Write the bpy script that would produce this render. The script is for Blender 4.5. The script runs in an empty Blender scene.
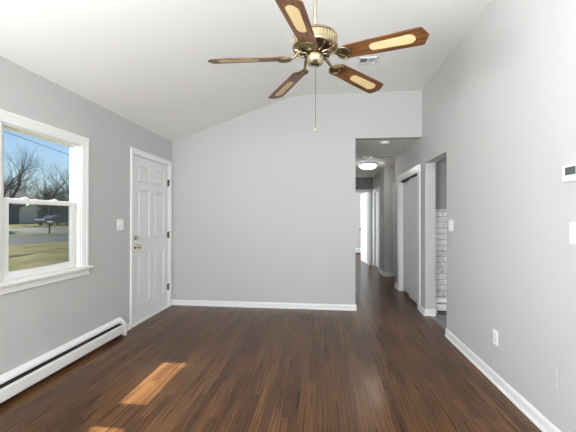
import bpy, bmesh, math, random
from mathutils import Vector, Matrix, Euler

# ------------------------------------------------------------------ scene, camera, sky, sun, exposure
S = bpy.context.scene
COL = S.collection
PI = math.pi
R = math.radians

EYE = 1.297
cam_d = bpy.data.cameras.new('camera')
cam_d.sensor_fit = 'HORIZONTAL'
cam_d.sensor_width = 36.0
cam_d.lens = 332.39 / 576 * 36.0
cam_d.clip_start = 0.05
cam_d.clip_end = 600
cam = bpy.data.objects.new('camera', cam_d)
COL.objects.link(cam)
cam.matrix_world = (Matrix.Translation((0, 0, EYE)) @ Matrix.Rotation(0.1076, 4, 'Z')
                    @ Matrix.Rotation(PI / 2 + 0.0051, 4, 'X') @ Matrix.Rotation(0.0017, 4, 'Z'))
S.camera = cam

S.view_settings.view_transform = 'Standard'
S.view_settings.look = 'None'
S.view_settings.gamma = 1.0
S.view_settings.use_curve_mapping = False
S.view_settings.exposure = 0.0

W = bpy.data.worlds.new('sky')
S.world = W
W.use_nodes = True
wn, wl = W.node_tree.nodes, W.node_tree.links
wn.clear()
w_out = wn.new('ShaderNodeOutputWorld')
w_bg = wn.new('ShaderNodeBackground')
w_sky = wn.new('ShaderNodeTexSky')
w_sky.sky_type = 'NISHITA'
w_sky.sun_disc = False
w_sky.sun_elevation = R(58)
w_sky.sun_rotation = R(-90)
w_sky.altitude = 50
w_sky.air_density = 1.0
w_sky.dust_density = 0.6
w_sky.ozone_density = 2.0
w_bg.inputs['Strength'].default_value = 0.15
wl.new(w_sky.outputs[0], w_bg.inputs[0])
wl.new(w_bg.outputs[0], w_out.inputs[0])

SUN_TAN = 1.66                                   # the sun comes in over the street through the left windows
sun_d = bpy.data.lights.new('sun', 'SUN')
sun_d.energy = 18.0
sun_d.color = (1.0, 0.93, 0.82)
sun_d.angle = R(0.5)
sun = bpy.data.objects.new('sun', sun_d)
COL.objects.link(sun)
sun.rotation_euler = Vector((1, 0.0, -SUN_TAN)).to_track_quat('-Z', 'Y').to_euler()


def area(name, loc, direction, sx, sy, power, color=(1, 1, 1)):
    d = bpy.data.lights.new(name, 'AREA')
    d.shape = 'RECTANGLE'
    d.size, d.size_y = sx, sy
    d.energy = power
    d.color = color
    o = bpy.data.objects.new(name, d)
    COL.objects.link(o)
    o.location = loc
    o.rotation_euler = Vector(direction).to_track_quat('-Z', 'Y').to_euler()
    return o


# area lamps at window openings; all but the bedroom one are added fill
area('fill_rear_window', (0.20, -2.42, 1.35), (-1.1, 0.7, 1.5), 2.6, 1.8, 285, (0.97, 0.985, 1.0))  # fill, tilted up and aside to lift the ceiling and left wall
area('fill_side_window', (-2.50, -0.75, 1.40), (1, 0.45, 1.35), 1.6, 1.3, 450, (0.97, 0.985, 1.0))  # added fill for the right wall and ceiling, tilted up
area('fill_kitchen', (4.42, 3.6, 1.5), (-1, 0, -0.1), 1.5, 1.2, 48, (0.98, 0.99, 1.0))  # added fill for the kitchen, its source unseen
area('daylight_bedroom_window', (-1.72, 10.9, 1.5), (1, 0, -0.1), 1.6, 1.3, 190, (0.90, 0.97, 1.0))

# ------------------------------------------------------------------ materials
MATS = {}


def new_mat(name):
    m = bpy.data.materials.new(name)
    m.use_nodes = True
    n = m.node_tree.nodes
    return m, n, m.node_tree.links, n['Principled BSDF']


def plain(name, col, rough=0.5, metal=0.0, bump=0.0, bscale=200.0, vary=0.0, vscale=6.0, spec=0.5):
    if name in MATS:
        return MATS[name]
    m, n, l, b = new_mat(name)
    b.inputs['Base Color'].default_value = (*col, 1)
    b.inputs['Roughness'].default_value = rough
    b.inputs['Metallic'].default_value = metal
    b.inputs['Specular IOR Level'].default_value = spec
    tc = n.new('ShaderNodeTexCoord')
    if vary > 0:
        no = n.new('ShaderNodeTexNoise')
        no.inputs['Scale'].default_value = vscale
        no.inputs['Detail'].default_value = 4
        l.new(tc.outputs['Object'], no.inputs['Vector'])
        mr = n.new('ShaderNodeMapRange')
        mr.inputs['To Min'].default_value = 1 - vary
        mr.inputs['To Max'].default_value = 1 + vary
        l.new(no.outputs['Fac'], mr.inputs['Value'])
        mx = n.new('ShaderNodeVectorMath')
        mx.operation = 'SCALE'
        mx.inputs[0].default_value = col
        l.new(mr.outputs[0], mx.inputs['Scale'])
        l.new(mx.outputs[0], b.inputs['Base Color'])
    if bump > 0:
        no2 = n.new('ShaderNodeTexNoise')
        no2.inputs['Scale'].default_value = bscale
        l.new(tc.outputs['Object'], no2.inputs['Vector'])
        bp = n.new('ShaderNodeBump')
        bp.inputs['Strength'].default_value = bump
        bp.inputs['Distance'].default_value = 0.002
        l.new(no2.outputs['Fac'], bp.inputs['Height'])
        l.new(bp.outputs[0], b.inputs['Normal'])
    MATS[name] = m
    return m


def math_node(n, l, op, a, b=None):
    x = n.new('ShaderNodeMath')
    x.operation = op
    for i, v in enumerate((a, b)):
        if v is None:
            continue
        if isinstance(v, (int, float)):
            x.inputs[i].default_value = v
        else:
            l.new(v, x.inputs[i])
    return x.outputs[0]


def hardwood():
    m, n, l, b = new_mat('dark_stained_oak')
    geo = n.new('ShaderNodeNewGeometry')
    sep = n.new('ShaderNodeSeparateXYZ')
    l.new(geo.outputs['Position'], sep.inputs[0])
    # strips run along y: feed (y, x) to the brick texture
    row = math_node(n, l, 'FLOOR', math_node(n, l, 'DIVIDE', sep.outputs[0], 0.057))
    wn_ = n.new('ShaderNodeTexWhiteNoise')
    wn_.noise_dimensions = '1D'
    l.new(row, wn_.inputs['W'])
    shift = math_node(n, l, 'MULTIPLY', wn_.outputs['Value'], 3.0)
    cm = n.new('ShaderNodeCombineXYZ')
    l.new(math_node(n, l, 'ADD', sep.outputs[1], shift), cm.inputs[0])
    l.new(sep.outputs[0], cm.inputs[1])
    br = n.new('ShaderNodeTexBrick')
    br.offset = 0.0
    br.inputs['Scale'].default_value = 1.0
    br.inputs['Brick Width'].default_value = 0.95
    br.inputs['Row Height'].default_value = 0.057
    br.inputs['Mortar Size'].default_value = 0.0009
    br.inputs['Mortar Smooth'].default_value = 0.3
    br.inputs['Bias'].default_value = 0.0
    br.inputs['Color1'].default_value = (0, 0, 0, 1)
    br.inputs['Color2'].default_value = (1, 1, 1, 1)
    br.inputs['Mortar'].default_value = (0.3, 0.3, 0.3, 1)
    l.new(cm.outputs[0], br.inputs['Vector'])
    # grain: long streaks
    gm = n.new('ShaderNodeCombineXYZ')
    l.new(math_node(n, l, 'ADD', math_node(n, l, 'MULTIPLY', sep.outputs[1], 1.9), math_node(n, l, 'MULTIPLY', shift, 7.0)), gm.inputs[0])
    l.new(math_node(n, l, 'MULTIPLY', sep.outputs[0], 120.0), gm.inputs[1])
    gr = n.new('ShaderNodeTexNoise')
    gr.inputs['Scale'].default_value = 1.0
    gr.inputs['Detail'].default_value = 6
    gr.inputs['Roughness'].default_value = 0.56
    gr.inputs['Distortion'].default_value = 0.6
    l.new(gm.outputs[0], gr.inputs['Vector'])
    big = n.new('ShaderNodeTexNoise')
    big.inputs['Scale'].default_value = 1.3
    big.inputs['Detail'].default_value = 3
    l.new(geo.outputs['Position'], big.inputs['Vector'])
    t = math_node(n, l, 'ADD', math_node(n, l, 'MULTIPLY', br.outputs['Color'], 0.22),
                  math_node(n, l, 'MULTIPLY', gr.outputs['Fac'], 1.0))
    t = math_node(n, l, 'ADD', t, math_node(n, l, 'MULTIPLY', big.outputs['Fac'], 0.35))
    t = math_node(n, l, 'SUBTRACT', t, 0.30)
    ramp = n.new('ShaderNodeValToRGB')
    cr = ramp.color_ramp
    cr.elements[0].position = 0.22
    cr.elements[0].color = FLOOR_DARK
    cr.elements[1].position = 0.86
    cr.elements[1].color = FLOOR_LIGHT
    e = cr.elements.new(0.5)
    e.color = FLOOR_MID
    l.new(t, ramp.inputs[0])
    # a worn pale streak on a few strips near the middle of the room
    wx = math_node(n, l, 'ABSOLUTE', math_node(n, l, 'SUBTRACT', sep.outputs[0], 0.372))
    wy = math_node(n, l, 'ABSOLUTE', math_node(n, l, 'SUBTRACT', sep.outputs[1], 2.54))
    mrx = n.new('ShaderNodeMapRange')
    mrx.interpolation_type = 'SMOOTHSTEP'
    mrx.inputs['From Min'].default_value = 0.03
    mrx.inputs['From Max'].default_value = 0.065
    mrx.inputs['To Min'].default_value = 1
    mrx.inputs['To Max'].default_value = 0
    l.new(wx, mrx.inputs['Value'])
    mry = n.new('ShaderNodeMapRange')
    mry.interpolation_type = 'SMOOTHSTEP'
    mry.inputs['From Min'].default_value = 0.08
    mry.inputs['From Max'].default_value = 0.30
    mry.inputs['To Min'].default_value = 1
    mry.inputs['To Max'].default_value = 0
    l.new(wy, mry.inputs['Value'])
    wear = math_node(n, l, 'MULTIPLY', math_node(n, l, 'MULTIPLY', mrx.outputs[0], mry.outputs[0]),
                     math_node(n, l, 'MULTIPLY', gr.outputs['Fac'], 1.1))
    mx = n.new('ShaderNodeMix')
    mx.data_type = 'RGBA'
    l.new(wear, mx.inputs[0])
    l.new(ramp.outputs[0], mx.inputs[6])
    mx.inputs[7].default_value = (0.20, 0.13, 0.085, 1)
    # dark gaps between strips
    mx2 = n.new('ShaderNodeMix')
    mx2.data_type = 'RGBA'
    l.new(math_node(n, l, 'MULTIPLY', br.outputs['Fac'], 0.55), mx2.inputs[0])
    l.new(mx.outputs[2], mx2.inputs[6])
    mx2.inputs[7].default_value = (0.012, 0.007, 0.004, 1)
    l.new(mx2.outputs[2], b.inputs['Base Color'])
    mr = n.new('ShaderNodeMapRange')
    mr.inputs['To Min'].default_value = 0.20
    mr.inputs['To Max'].default_value = 0.38
    l.new(gr.outputs['Fac'], mr.inputs['Value'])
    l.new(mr.outputs[0], b.inputs['Roughness'])
    b.inputs['Specular IOR Level'].default_value = 0.27
    bp = n.new('ShaderNodeBump')
    bp.inputs['Strength'].default_value = 0.25
    bp.inputs['Distance'].default_value = 0.001
    l.new(math_node(n, l, 'SUBTRACT', math_node(n, l, 'MULTIPLY', gr.outputs['Fac'], 0.4), br.outputs['Fac']), bp.inputs['Height'])
    l.new(bp.outputs[0], b.inputs['Normal'])
    return m


FLOOR_DARK = (0.027, 0.0115, 0.0055, 1)
FLOOR_MID = (0.084, 0.0355, 0.0125, 1)
FLOOR_LIGHT = (0.25, 0.115, 0.042, 1)


def blade_wood():
    m, n, l, b = new_mat('fan_blade_oak')
    tc = n.new('ShaderNodeTexCoord')
    mp = n.new('ShaderNodeMapping')
    mp.inputs['Scale'].default_value = (5, 70, 20)
    l.new(tc.outputs['Object'], mp.inputs['Vector'])
    no = n.new('ShaderNodeTexNoise')
    no.inputs['Scale'].default_value = 1.0
    no.inputs['Detail'].default_value = 6
    no.inputs['Distortion'].default_value = 1.2
    l.new(mp.outputs[0], no.inputs['Vector'])
    ramp = n.new('ShaderNodeValToRGB')
    cr = ramp.color_ramp
    cr.elements[0].position = 0.32
    cr.elements[0].color = (0.055, 0.020, 0.008, 1)
    cr.elements[1].position = 0.72
    cr.elements[1].color = (0.27, 0.115, 0.038, 1)
    l.new(no.outputs['Fac'], ramp.inputs[0])
    l.new(ramp.outputs[0], b.inputs['Base Color'])
    b.inputs['Roughness'].default_value = 0.4
    return m


def cane():
    m, n, l, b = new_mat('woven_cane')
    tc = n.new('ShaderNodeTexCoord')
    sep = n.new('ShaderNodeSeparateXYZ')
    l.new(tc.outputs['Object'], sep.inputs[0])
    a = math_node(n, l, 'SINE', math_node(n, l, 'MULTIPLY', sep.outputs[0], 2 * PI / 0.0115))
    c = math_node(n, l, 'SINE', math_node(n, l, 'MULTIPLY', sep.outputs[1], 2 * PI / 0.0115))
    f = math_node(n, l, 'MULTIPLY', math_node(n, l, 'ADD', math_node(n, l, 'MULTIPLY', a, c), 1.0), 0.5)
    mr = n.new('ShaderNodeMapRange')
    mr.inputs['From Min'].default_value = 0.55
    mr.inputs['From Max'].default_value = 0.85
    l.new(f, mr.inputs['Value'])
    mx = n.new('ShaderNodeMix')
    mx.data_type = 'RGBA'
    l.new(mr.outputs[0], mx.inputs[0])
    mx.inputs[6].default_value = (0.86, 0.66, 0.36, 1)
    mx.inputs[7].default_value = (0.55, 0.35, 0.14, 1)
    l.new(mx.outputs[2], b.inputs['Base Color'])
    b.inputs['Roughness'].default_value = 0.6
    return m


def brick_paper():
    m, n, l, b = new_mat('whitewashed_brick_paper')
    geo = n.new('ShaderNodeNewGeometry')
    sep = n.new('ShaderNodeSeparateXYZ')
    l.new(geo.outputs['Position'], sep.inputs[0])
    cm = n.new('ShaderNodeCombineXYZ')
    l.new(sep.outputs[0], cm.inputs[0])
    l.new(sep.outputs[2], cm.inputs[1])
    dn = n.new('ShaderNodeTexNoise')
    dn.inputs['Scale'].default_value = 14
    l.new(cm.outputs[0], dn.inputs['Vector'])
    ad = n.new('ShaderNodeVectorMath')
    ad.operation = 'MULTIPLY_ADD'
    l.new(dn.outputs['Color'], ad.inputs[0])
    ad.inputs[1].default_value = (0.035, 0.03, 0)
    l.new(cm.outputs[0], ad.inputs[2])
    br = n.new('ShaderNodeTexBrick')
    br.inputs['Scale'].default_value = 1
    br.inputs['Brick Width'].default_value = 0.235
    br.inputs['Row Height'].default_value = 0.078
    br.inputs['Mortar Size'].default_value = 0.007
    br.inputs['Mortar Smooth'].default_value = 0.8
    br.inputs['Color1'].default_value = (0.80, 0.795, 0.785, 1)
    br.inputs['Color2'].default_value = (0.70, 0.695, 0.685, 1)
    br.inputs['Mortar'].default_value = (0.36, 0.355, 0.35, 1)
    l.new(ad.outputs[0], br.inputs['Vector'])
    mo = n.new('ShaderNodeTexNoise')
    mo.inputs['Scale'].default_value = 9
    mo.inputs['Detail'].default_value = 5
    mp = n.new('ShaderNodeMapping')
    mp.inputs['Scale'].default_value = (1, 1, 2.6)
    l.new(geo.outputs['Position'], mp.inputs['Vector'])
    l.new(mp.outputs[0], mo.inputs['Vector'])
    mm = n.new('ShaderNodeMapRange')
    mm.inputs['From Min'].default_value = 0.3
    mm.inputs['From Max'].default_value = 0.7
    mm.inputs['To Min'].default_value = 0.66
    mm.inputs['To Max'].default_value = 1.05
    l.new(mo.outputs['Fac'], mm.inputs['Value'])
    sc = n.new('ShaderNodeVectorMath')
    sc.operation = 'SCALE'
    l.new(br.outputs['Color'], sc.inputs[0])
    l.new(mm.outputs[0], sc.inputs['Scale'])
    l.new(sc.outputs[0], b.inputs['Base Color'])
    b.inputs['Roughness'].default_value = 0.7
    bp = n.new('ShaderNodeBump')
    bp.inputs['Strength'].default_value = 0.4
    bp.inputs['Distance'].default_value = 0.004
    bp.invert = True
    l.new(br.outputs['Fac'], bp.inputs['Height'])
    l.new(bp.outputs[0], b.inputs['Normal'])
    return m


def tile():
    m, n, l, b = new_mat('grey_floor_tile')
    geo = n.new('ShaderNodeNewGeometry')
    br = n.new('ShaderNodeTexBrick')
    br.offset = 0.0
    br.inputs['Scale'].default_value = 1
    br.inputs['Brick Width'].default_value = 0.3
    br.inputs['Row Height'].default_value = 0.3
    br.inputs['Mortar Size'].default_value = 0.004
    br.inputs['Color1'].default_value = (0.20, 0.19, 0.185, 1)
    br.inputs['Color2'].default_value = (0.155, 0.15, 0.147, 1)
    br.inputs['Mortar'].default_value = (0.08, 0.08, 0.08, 1)
    l.new(geo.outputs['Position'], br.inputs['Vector'])
    l.new(br.outputs['Color'], b.inputs['Base Color'])
    b.inputs['Roughness'].default_value = 0.35
    return m


def glass_mat():
    m = bpy.data.materials.new('window_glass')
    m.use_nodes = True
    n, l = m.node_tree.nodes, m.node_tree.links
    n.clear()
    out = n.new('ShaderNodeOutputMaterial')
    tr = n.new('ShaderNodeBsdfTransparent')
    tr.inputs[0].default_value = (0.90, 0.93, 0.93, 1)
    gl = n.new('ShaderNodeBsdfGlossy')
    gl.inputs['Roughness'].default_value = 0.02
    lw = n.new('ShaderNodeLayerWeight')
    lw.inputs[0].default_value = 0.5
    mx = n.new('ShaderNodeMixShader')
    fac = math_node(n, l, 'ADD', math_node(n, l, 'MULTIPLY', math_node(n, l, 'POWER', lw.outputs['Facing'], 5.0), 0.5), 0.02)
    l.new(fac, mx.inputs[0])
    l.new(tr.outputs[0], mx.inputs[1])
    l.new(gl.outputs[0], mx.inputs[2])
    l.new(mx.outputs[0], out.inputs[0])
    return m


def screen_mat():
    m = bpy.data.materials.new('insect_screen_mesh')
    m.use_nodes = True
    n, l = m.node_tree.nodes, m.node_tree.links
    n.clear()
    out = n.new('ShaderNodeOutputMaterial')
    tr = n.new('ShaderNodeBsdfTransparent')
    df = n.new('ShaderNodeBsdfDiffuse')
    df.inputs[0].default_value = (0.10, 0.10, 0.105, 1)
    mx = n.new('ShaderNodeMixShader')
    lw = n.new('ShaderNodeLayerWeight')       # a woven mesh closes up the more obliquely it is met
    lw.inputs[0].default_value = 0.5
    mr = n.new('ShaderNodeMapRange')
    mr.inputs['From Min'].default_value = 0.20
    mr.inputs['From Max'].default_value = 0.52
    mr.inputs['To Min'].default_value = 0.10
    mr.inputs['To Max'].default_value = 0.86
    l.new(lw.outputs['Facing'], mr.inputs['Value'])
    l.new(mr.outputs[0], mx.inputs[0])
    l.new(tr.outputs[0], mx.inputs[1])
    l.new(df.outputs[0], mx.inputs[2])
    l.new(mx.outputs[0], out.inputs[0])
    return m


def lawn_mat():
    m, n, l, b = new_mat('early_spring_lawn')
    geo = n.new('ShaderNodeNewGeometry')
    a = n.new('ShaderNodeTexNoise')
    a.inputs['Scale'].default_value = 0.55
    a.inputs['Detail'].default_value = 8
    a.inputs['Roughness'].default_value = 0.7
    l.new(geo.outputs['Position'], a.inputs['Vector'])
    ramp = n.new('ShaderNodeValToRGB')
    cr = ramp.color_ramp
    cr.elements[0].position = 0.35
    cr.elements[0].color = (0.080, 0.100, 0.034, 1)
    cr.elements[1].position = 0.68
    cr.elements[1].color = (0.26, 0.225, 0.13, 1)
    l.new(a.outputs['Fac'], ramp.inputs[0])
    l.new(ramp.outputs[0], b.inputs['Base Color'])
    b.inputs['Roughness'].default_value = 0.95
    b.inputs['Specular IOR Level'].default_value = 0.1
    return m


def emit_mat(name, col, strength):
    m, n, l, b = new_mat(name)
    b.inputs['Base Color'].default_value = (*col, 1)
    b.inputs['Emission Color'].default_value = (*col, 1)
    b.inputs['Emission Strength'].default_value = strength
    return m


M_WALL = plain('grey_wall_paint', (0.525, 0.522, 0.517), 0.75, bump=0.12, bscale=260, vary=0.012, vscale=1.5, spec=0.25)
M_CEIL = plain('white_ceiling_paint', (0.86, 0.855, 0.845), 0.85, bump=0.1, bscale=220, spec=0.2)
M_TRIM = plain('white_trim_paint', (0.82, 0.82, 0.815), 0.35, vary=0.01, vscale=3)
M_DOOR = plain('white_door_paint', (0.74, 0.74, 0.735), 0.38, vary=0.01, vscale=3)
M_CLOSET = plain('pale_grey_door_paint', (0.74, 0.74, 0.735), 0.4, vary=0.01)
M_VINYL = plain('white_vinyl', (0.78, 0.775, 0.765), 0.3, vary=0.01)
M_ENAMEL = plain('white_heater_enamel', (0.80, 0.795, 0.79), 0.35, vary=0.02, vscale=9)
M_DARK = plain('dark_recess_metal', (0.035, 0.034, 0.033), 0.6, vary=0.1)
M_PLASTIC = plain('white_plastic', (0.85, 0.85, 0.845), 0.35, vary=0.01)
M_SLOT = plain('slot_black', (0.02, 0.02, 0.02), 0.6)
M_LCD = plain('grey_lcd', (0.085, 0.095, 0.09), 0.15)
M_BRASS = plain('antique_brass', (0.46, 0.38, 0.25), 0.26, 1.0, vary=0.25, vscale=30)
M_BRASSL = plain('polished_brass', (0.66, 0.56, 0.37), 0.2, 1.0, vary=0.1, vscale=40)
M_IRON = plain('aged_brass', (0.30, 0.23, 0.13), 0.33, 1.0, vary=0.45, vscale=60)
M_ROD = plain('pale_rod_metal', (0.52, 0.47, 0.38), 0.3, 0.9, vary=0.05)
M_BRASSD = plain('tarnished_brass', (0.13, 0.095, 0.05), 0.4, 1.0, vary=0.3, vscale=40)
M_BRONZE = plain('dark_hinge_metal', (0.13, 0.11, 0.09), 0.4, 0.9, vary=0.1)
M_NICKEL = plain('satin_nickel', (0.45, 0.43, 0.40), 0.3, 1.0, vary=0.05)
M_OAK = blade_wood()
M_CANE = cane()
M_FLOOR = hardwood()
M_BRICK = brick_paper()
M_TILE = tile()
M_GLASS = glass_mat()
M_SCREEN = screen_mat()
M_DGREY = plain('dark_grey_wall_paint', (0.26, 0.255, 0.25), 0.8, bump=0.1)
M_LAWN = lawn_mat()
M_ASPHALT = plain('asphalt', (0.075, 0.082, 0.095), 0.9, vary=0.2, vscale=3)
M_CONC = plain('concrete_driveway', (0.20, 0.20, 0.195), 0.9, vary=0.12, vscale=2)
M_BARK = plain('grey_bark', (0.040, 0.034, 0.030), 0.9, vary=0.3, vscale=4)
M_LAMP = emit_mat('lamp_diffuser', (1.0, 0.97, 0.93), 22.0)


# ------------------------------------------------------------------ mesh helpers
class MB:
    """collects shapes (world coordinates) and links them as one mesh object"""

    def __init__(self):
        self.bm = bmesh.new()

    def box(self, x0, x1, y0, y1, z0, z1, bevel=0.0):
        b2 = bmesh.new()
        bmesh.ops.create_cube(b2, size=1)
        for v in b2.verts:
            v.co = Vector((x0 + (v.co.x + .5) * (x1 - x0), y0 + (v.co.y + .5) * (y1 - y0), z0 + (v.co.z + .5) * (z1 - z0)))
        if bevel > 0:
            bmesh.ops.bevel(b2, geom=b2.edges[:], offset=bevel, segments=2, affect='EDGES', profile=0.6)
        self._add(b2)
        return self

    def _add(self, b2, mtx=None):
        me = bpy.data.meshes.new('tmp')
        if mtx is not None:
            b2.transform(mtx)
        b2.to_mesh(me)
        b2.free()
        self.bm.from_mesh(me)
        bpy.data.meshes.remove(me)

    def prism(self, poly, axis, a, b):
        """poly: 2D points in the two other axes (order x,y,z without axis), extruded a..b"""
        def mk(p, t):
            return {'x': (t, p[0], p[1]), 'y': (p[0], t, p[1]), 'z': (p[0], p[1], t)}[axis]
        lo = [self.bm.verts.new(mk(p, a)) for p in poly]
        hi = [self.bm.verts.new(mk(p, b)) for p in poly]
        self.bm.faces.new(lo)
        self.bm.faces.new(hi)
        n = len(poly)
        for i in range(n):
            self.bm.faces.new((lo[i], lo[(i + 1) % n], hi[(i + 1) % n], hi[i]))
        return self

    def lathe(self, prof, center, axis=(0, 0, 1), seg=32, cap=True):
        """prof: [(r, h)] along axis from center"""
        b2 = bmesh.new()
        rings = []
        for r, h in prof:
            if r < 1e-6:
                rings.append([b2.verts.new((0, 0, h))])
            else:
                rings.append([b2.verts.new((r * math.cos(2 * PI * i / seg), r * math.sin(2 * PI * i / seg), h)) for i in range(seg)])
        for a, b in zip(rings, rings[1:]):
            for i in range(seg):
                j = (i + 1) % seg
                if len(a) == 1 and len(b) == 1:
                    continue
                if len(a) == 1:
                    b2.faces.new((a[0], b[i], b[j]))
                elif len(b) == 1:
                    b2.faces.new((a[i], a[j], b[0]))
                else:
                    b2.faces.new((a[i], a[j], b[j], b[i]))
        if cap:
            for rg in (rings[0], rings[-1]):
                if len(rg) > 1:
                    b2.faces.new(rg)
        q = Vector((0, 0, 1)).rotation_difference(Vector(axis).normalized()).to_matrix().to_4x4()
        self._add(b2, Matrix.Translation(center) @ q)
        return self

    def tube(self, pts, radii, seg=8, cap=True):
        pts = [Vector(p) for p in pts]
        if isinstance(radii, (int, float)):
            radii = [radii] * len(pts)
        rings = []
        ref = None
        for i, p in enumerate(pts):
            d = (pts[min(i + 1, len(pts) - 1)] - pts[max(i - 1, 0)]).normalized()
            if ref is None:
                ref = d.orthogonal().normalized()
            else:
                ref = (ref - d * ref.dot(d))
                ref = ref.normalized() if ref.length > 1e-6 else d.orthogonal().normalized()
            o = d.cross(ref)
            rings.append([self.bm.verts.new(p + (ref * math.cos(2 * PI * k / seg) + o * math.sin(2 * PI * k / seg)) * radii[i]) for k in range(seg)])
        for a, b in zip(rings, rings[1:]):
            for k in range(seg):
                self.bm.faces.new((a[k], a[(k + 1) % seg], b[(k + 1) % seg], b[k]))
        if cap:
            self.bm.faces.new(rings[0])
            self.bm.faces.new(rings[-1])
        return self

    def quad(self, pts):
        self.bm.faces.new([self.bm.verts.new(p) for p in pts])
        return self

    def cells(self, axis, t0, t1, us, vs, holes):
        """wall slab t0..t1 along axis with rectangular holes; outer skin only. (u,v) = remaining axes in order"""
        us = sorted(set(us + [h for q in holes for h in q[:2]]))
        vs = sorted(set(vs + [h for q in holes for h in q[2:]]))

        def mk(t, u, v):
            return {'x': (t, u, v), 'y': (u, t, v), 'z': (u, v, t)}[axis]
        nu, nv = len(us) - 1, len(vs) - 1

        def solid(i, j):
            if not (0 <= i < nu and 0 <= j < nv):
                return False
            u, v = (us[i] + us[i + 1]) / 2, (vs[j] + vs[j + 1]) / 2
            return not any(q[0] < u < q[1] and q[2] < v < q[3] for q in holes)
        vd = {}

        def V(t, u, v):
            k = (round(t, 5), round(u, 5), round(v, 5))
            if k not in vd:
                vd[k] = self.bm.verts.new(mk(t, u, v))
            return vd[k]
        for i in range(nu):
            for j in range(nv):
                if not solid(i, j):
                    continue
                u0, u1, v0, v1 = us[i], us[i + 1], vs[j], vs[j + 1]
                for t in (t0, t1):
                    self.bm.faces.new((V(t, u0, v0), V(t, u1, v0), V(t, u1, v1), V(t, u0, v1)))
                for di, dj, a, b in ((-1, 0, (u0, v0), (u0, v1)), (1, 0, (u1, v0), (u1, v1)), (0, -1, (u0, v0), (u1, v0)), (0, 1, (u0, v1), (u1, v1))):
                    if not solid(i + di, j + dj):
                        self.bm.faces.new((V(t0, *a), V(t0, *b), V(t1, *b), V(t1, *a)))
        return self

    def build(self, name, mat, parent=None, smooth=False, angle=None):
        bmesh.ops.recalc_face_normals(self.bm, faces=self.bm.faces[:])
        me = bpy.data.meshes.new(name)
        if parent is not None:
            self.bm.transform(world(parent).inverted())
        self.bm.to_mesh(me)
        self.bm.free()
        me.materials.append(mat)
        if smooth or angle:
            for p in me.polygons:
                p.use_smooth = True
            if angle:
                me.set_sharp_from_angle(angle=R(angle))
        o = bpy.data.objects.new(name, me)
        COL.objects.link(o)
        if parent is not None:
            o.parent = parent
        return o


def world(o):
    m = o.matrix_basis.copy()
    while o.parent:
        o = o.parent
        m = o.matrix_basis @ m
    return m


def tag(o, label, cat, group=None, kind=None):
    o['label'] = label
    o['category'] = cat
    if group:
        o['group'] = group
    if kind:
        o['kind'] = kind
    return o


def empty(name, loc, label, cat, group=None, kind=None, rz=0.0):
    o = bpy.data.objects.new(name, None)
    o.empty_display_size = 0.1
    COL.objects.link(o)
    o.location = loc
    o.rotation_euler = (0, 0, rz)
    return tag(o, label, cat, group, kind)


def structure(o, label, cat):
    return tag(o, label, cat, None, 'structure')


# ------------------------------------------------------------------ the room shell
XL, XR = -2.2516, 1.3418          # left and right wall faces
D = 4.738                         # back wall face
XE, HH = 0.4404, 2.4117           # hall opening: left edge and head
YB = -2.2                         # wall behind the camera
TW = 0.132
HC = 3.0533
H_END = 9.35                      # end of the hall

CEIL_PROF = [(XL - 0.35, 2.4246 - 0.343 * 0.35), (XL, 2.4246), (-0.62, 2.4246 + 0.343 * (-0.62 - XL)), (-0.52, 3.014), (-0.43, 3.034), (-0.34, 3.047), (-0.25, 3.053), (XR + 0.0, HC)]

# floor: one run of strip oak through room, hall and far bedroom
f = MB()
f.box(XL - 0.02, XR + 0.06, YB, D + 0.02, -0.06, 0)
f.box(XE - 0.02, XR + 0.02, D + 0.02, H_END + 0.13, -0.06, 0)
f.box(XR + 0.02, 2.6, 6.30, 7.72, -0.06, 0)
f.box(XR + 0.02, 2.0, 4.86, 6.30, -0.06, 0)
f.box(-1.5, 2.7, H_END + 0.13, 12.4, -0.06, 0)
structure(f.build('floor', M_FLOOR), 'dark stained strip oak floor running from the room into the hall', 'floor')
f = MB()
f.box(XR + 0.06, 4.3, 1.2, 4.90, -0.06, 0)
structure(f.build('floor_kitchen', M_TILE), 'grey tile floor seen through the right side opening', 'floor')

# vaulted ceiling
c = MB()
poly = CEIL_PROF + [(XR + 0.0, HC + 0.2), (-0.3, HC + 0.2), (XL - 0.35, 2.55)]
c.prism(poly, 'y', YB - 0.12, D + 0.12)
structure(c.build('ceiling', M_CEIL), 'white vaulted ceiling sloping up from the window wall', 'ceiling')

# window openings on the left wall
WZ0, WZ1 = 0.832, 1.968
W1 = (2.092, 2.873)
W2 = (1.17, 1.951)
DY0, DY1, DZ = 3.722, 4.640, 2.062      # front door opening
w = MB()
w.cells('x', XL - 0.105, XL, [YB - 0.12, D + 0.12], [-0.6, 2.5], [W1 + (WZ0, WZ1), W2 + (WZ0, WZ1), (-1.55, 0.05, 0.80, 2.1), (DY0, DY1, 0.0, DZ)])
structure(w.build('wall_left', M_WALL), 'light grey left wall with the window and the front door', 'wall')

w = MB()
w.prism([(XL, 0), (XE, 0), (XE, HH), (XR, HH), (XR, HC + .05)] + [(x, z + .05) for x, z in CEIL_PROF[:0:-1]][1:], 'y', D, D + 0.12)
structure(w.build('wall_back', M_WALL), 'light grey back wall under the vault, ending at the hall opening', 'wall')

KY0, KY1, KZ = 3.824, 4.600, 2.034      # kitchen opening
CY0, CY1, CZ = 4.925, 6.115, 1.955      # closet opening
RE = 6.45
w = MB()
w.cells('x', XR, XR + TW, [YB - 0.12, RE], [0, HC + .05], [(KY0, KY1, -0.01, KZ), (CY0, CY1, -0.01, CZ)])
structure(w.build('wall_right', M_WALL), 'light grey right wall running on into the hall past the closet', 'wall')

w = MB()
w.cells('y', YB - 0.12, YB, [XL, XR], [0, HC + .05], [(-2.0, 1.2, 0.45, 2.2)])
structure(w.build('wall_rear', M_WALL), 'light grey wall with wide window behind the viewer', 'wall')

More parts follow.
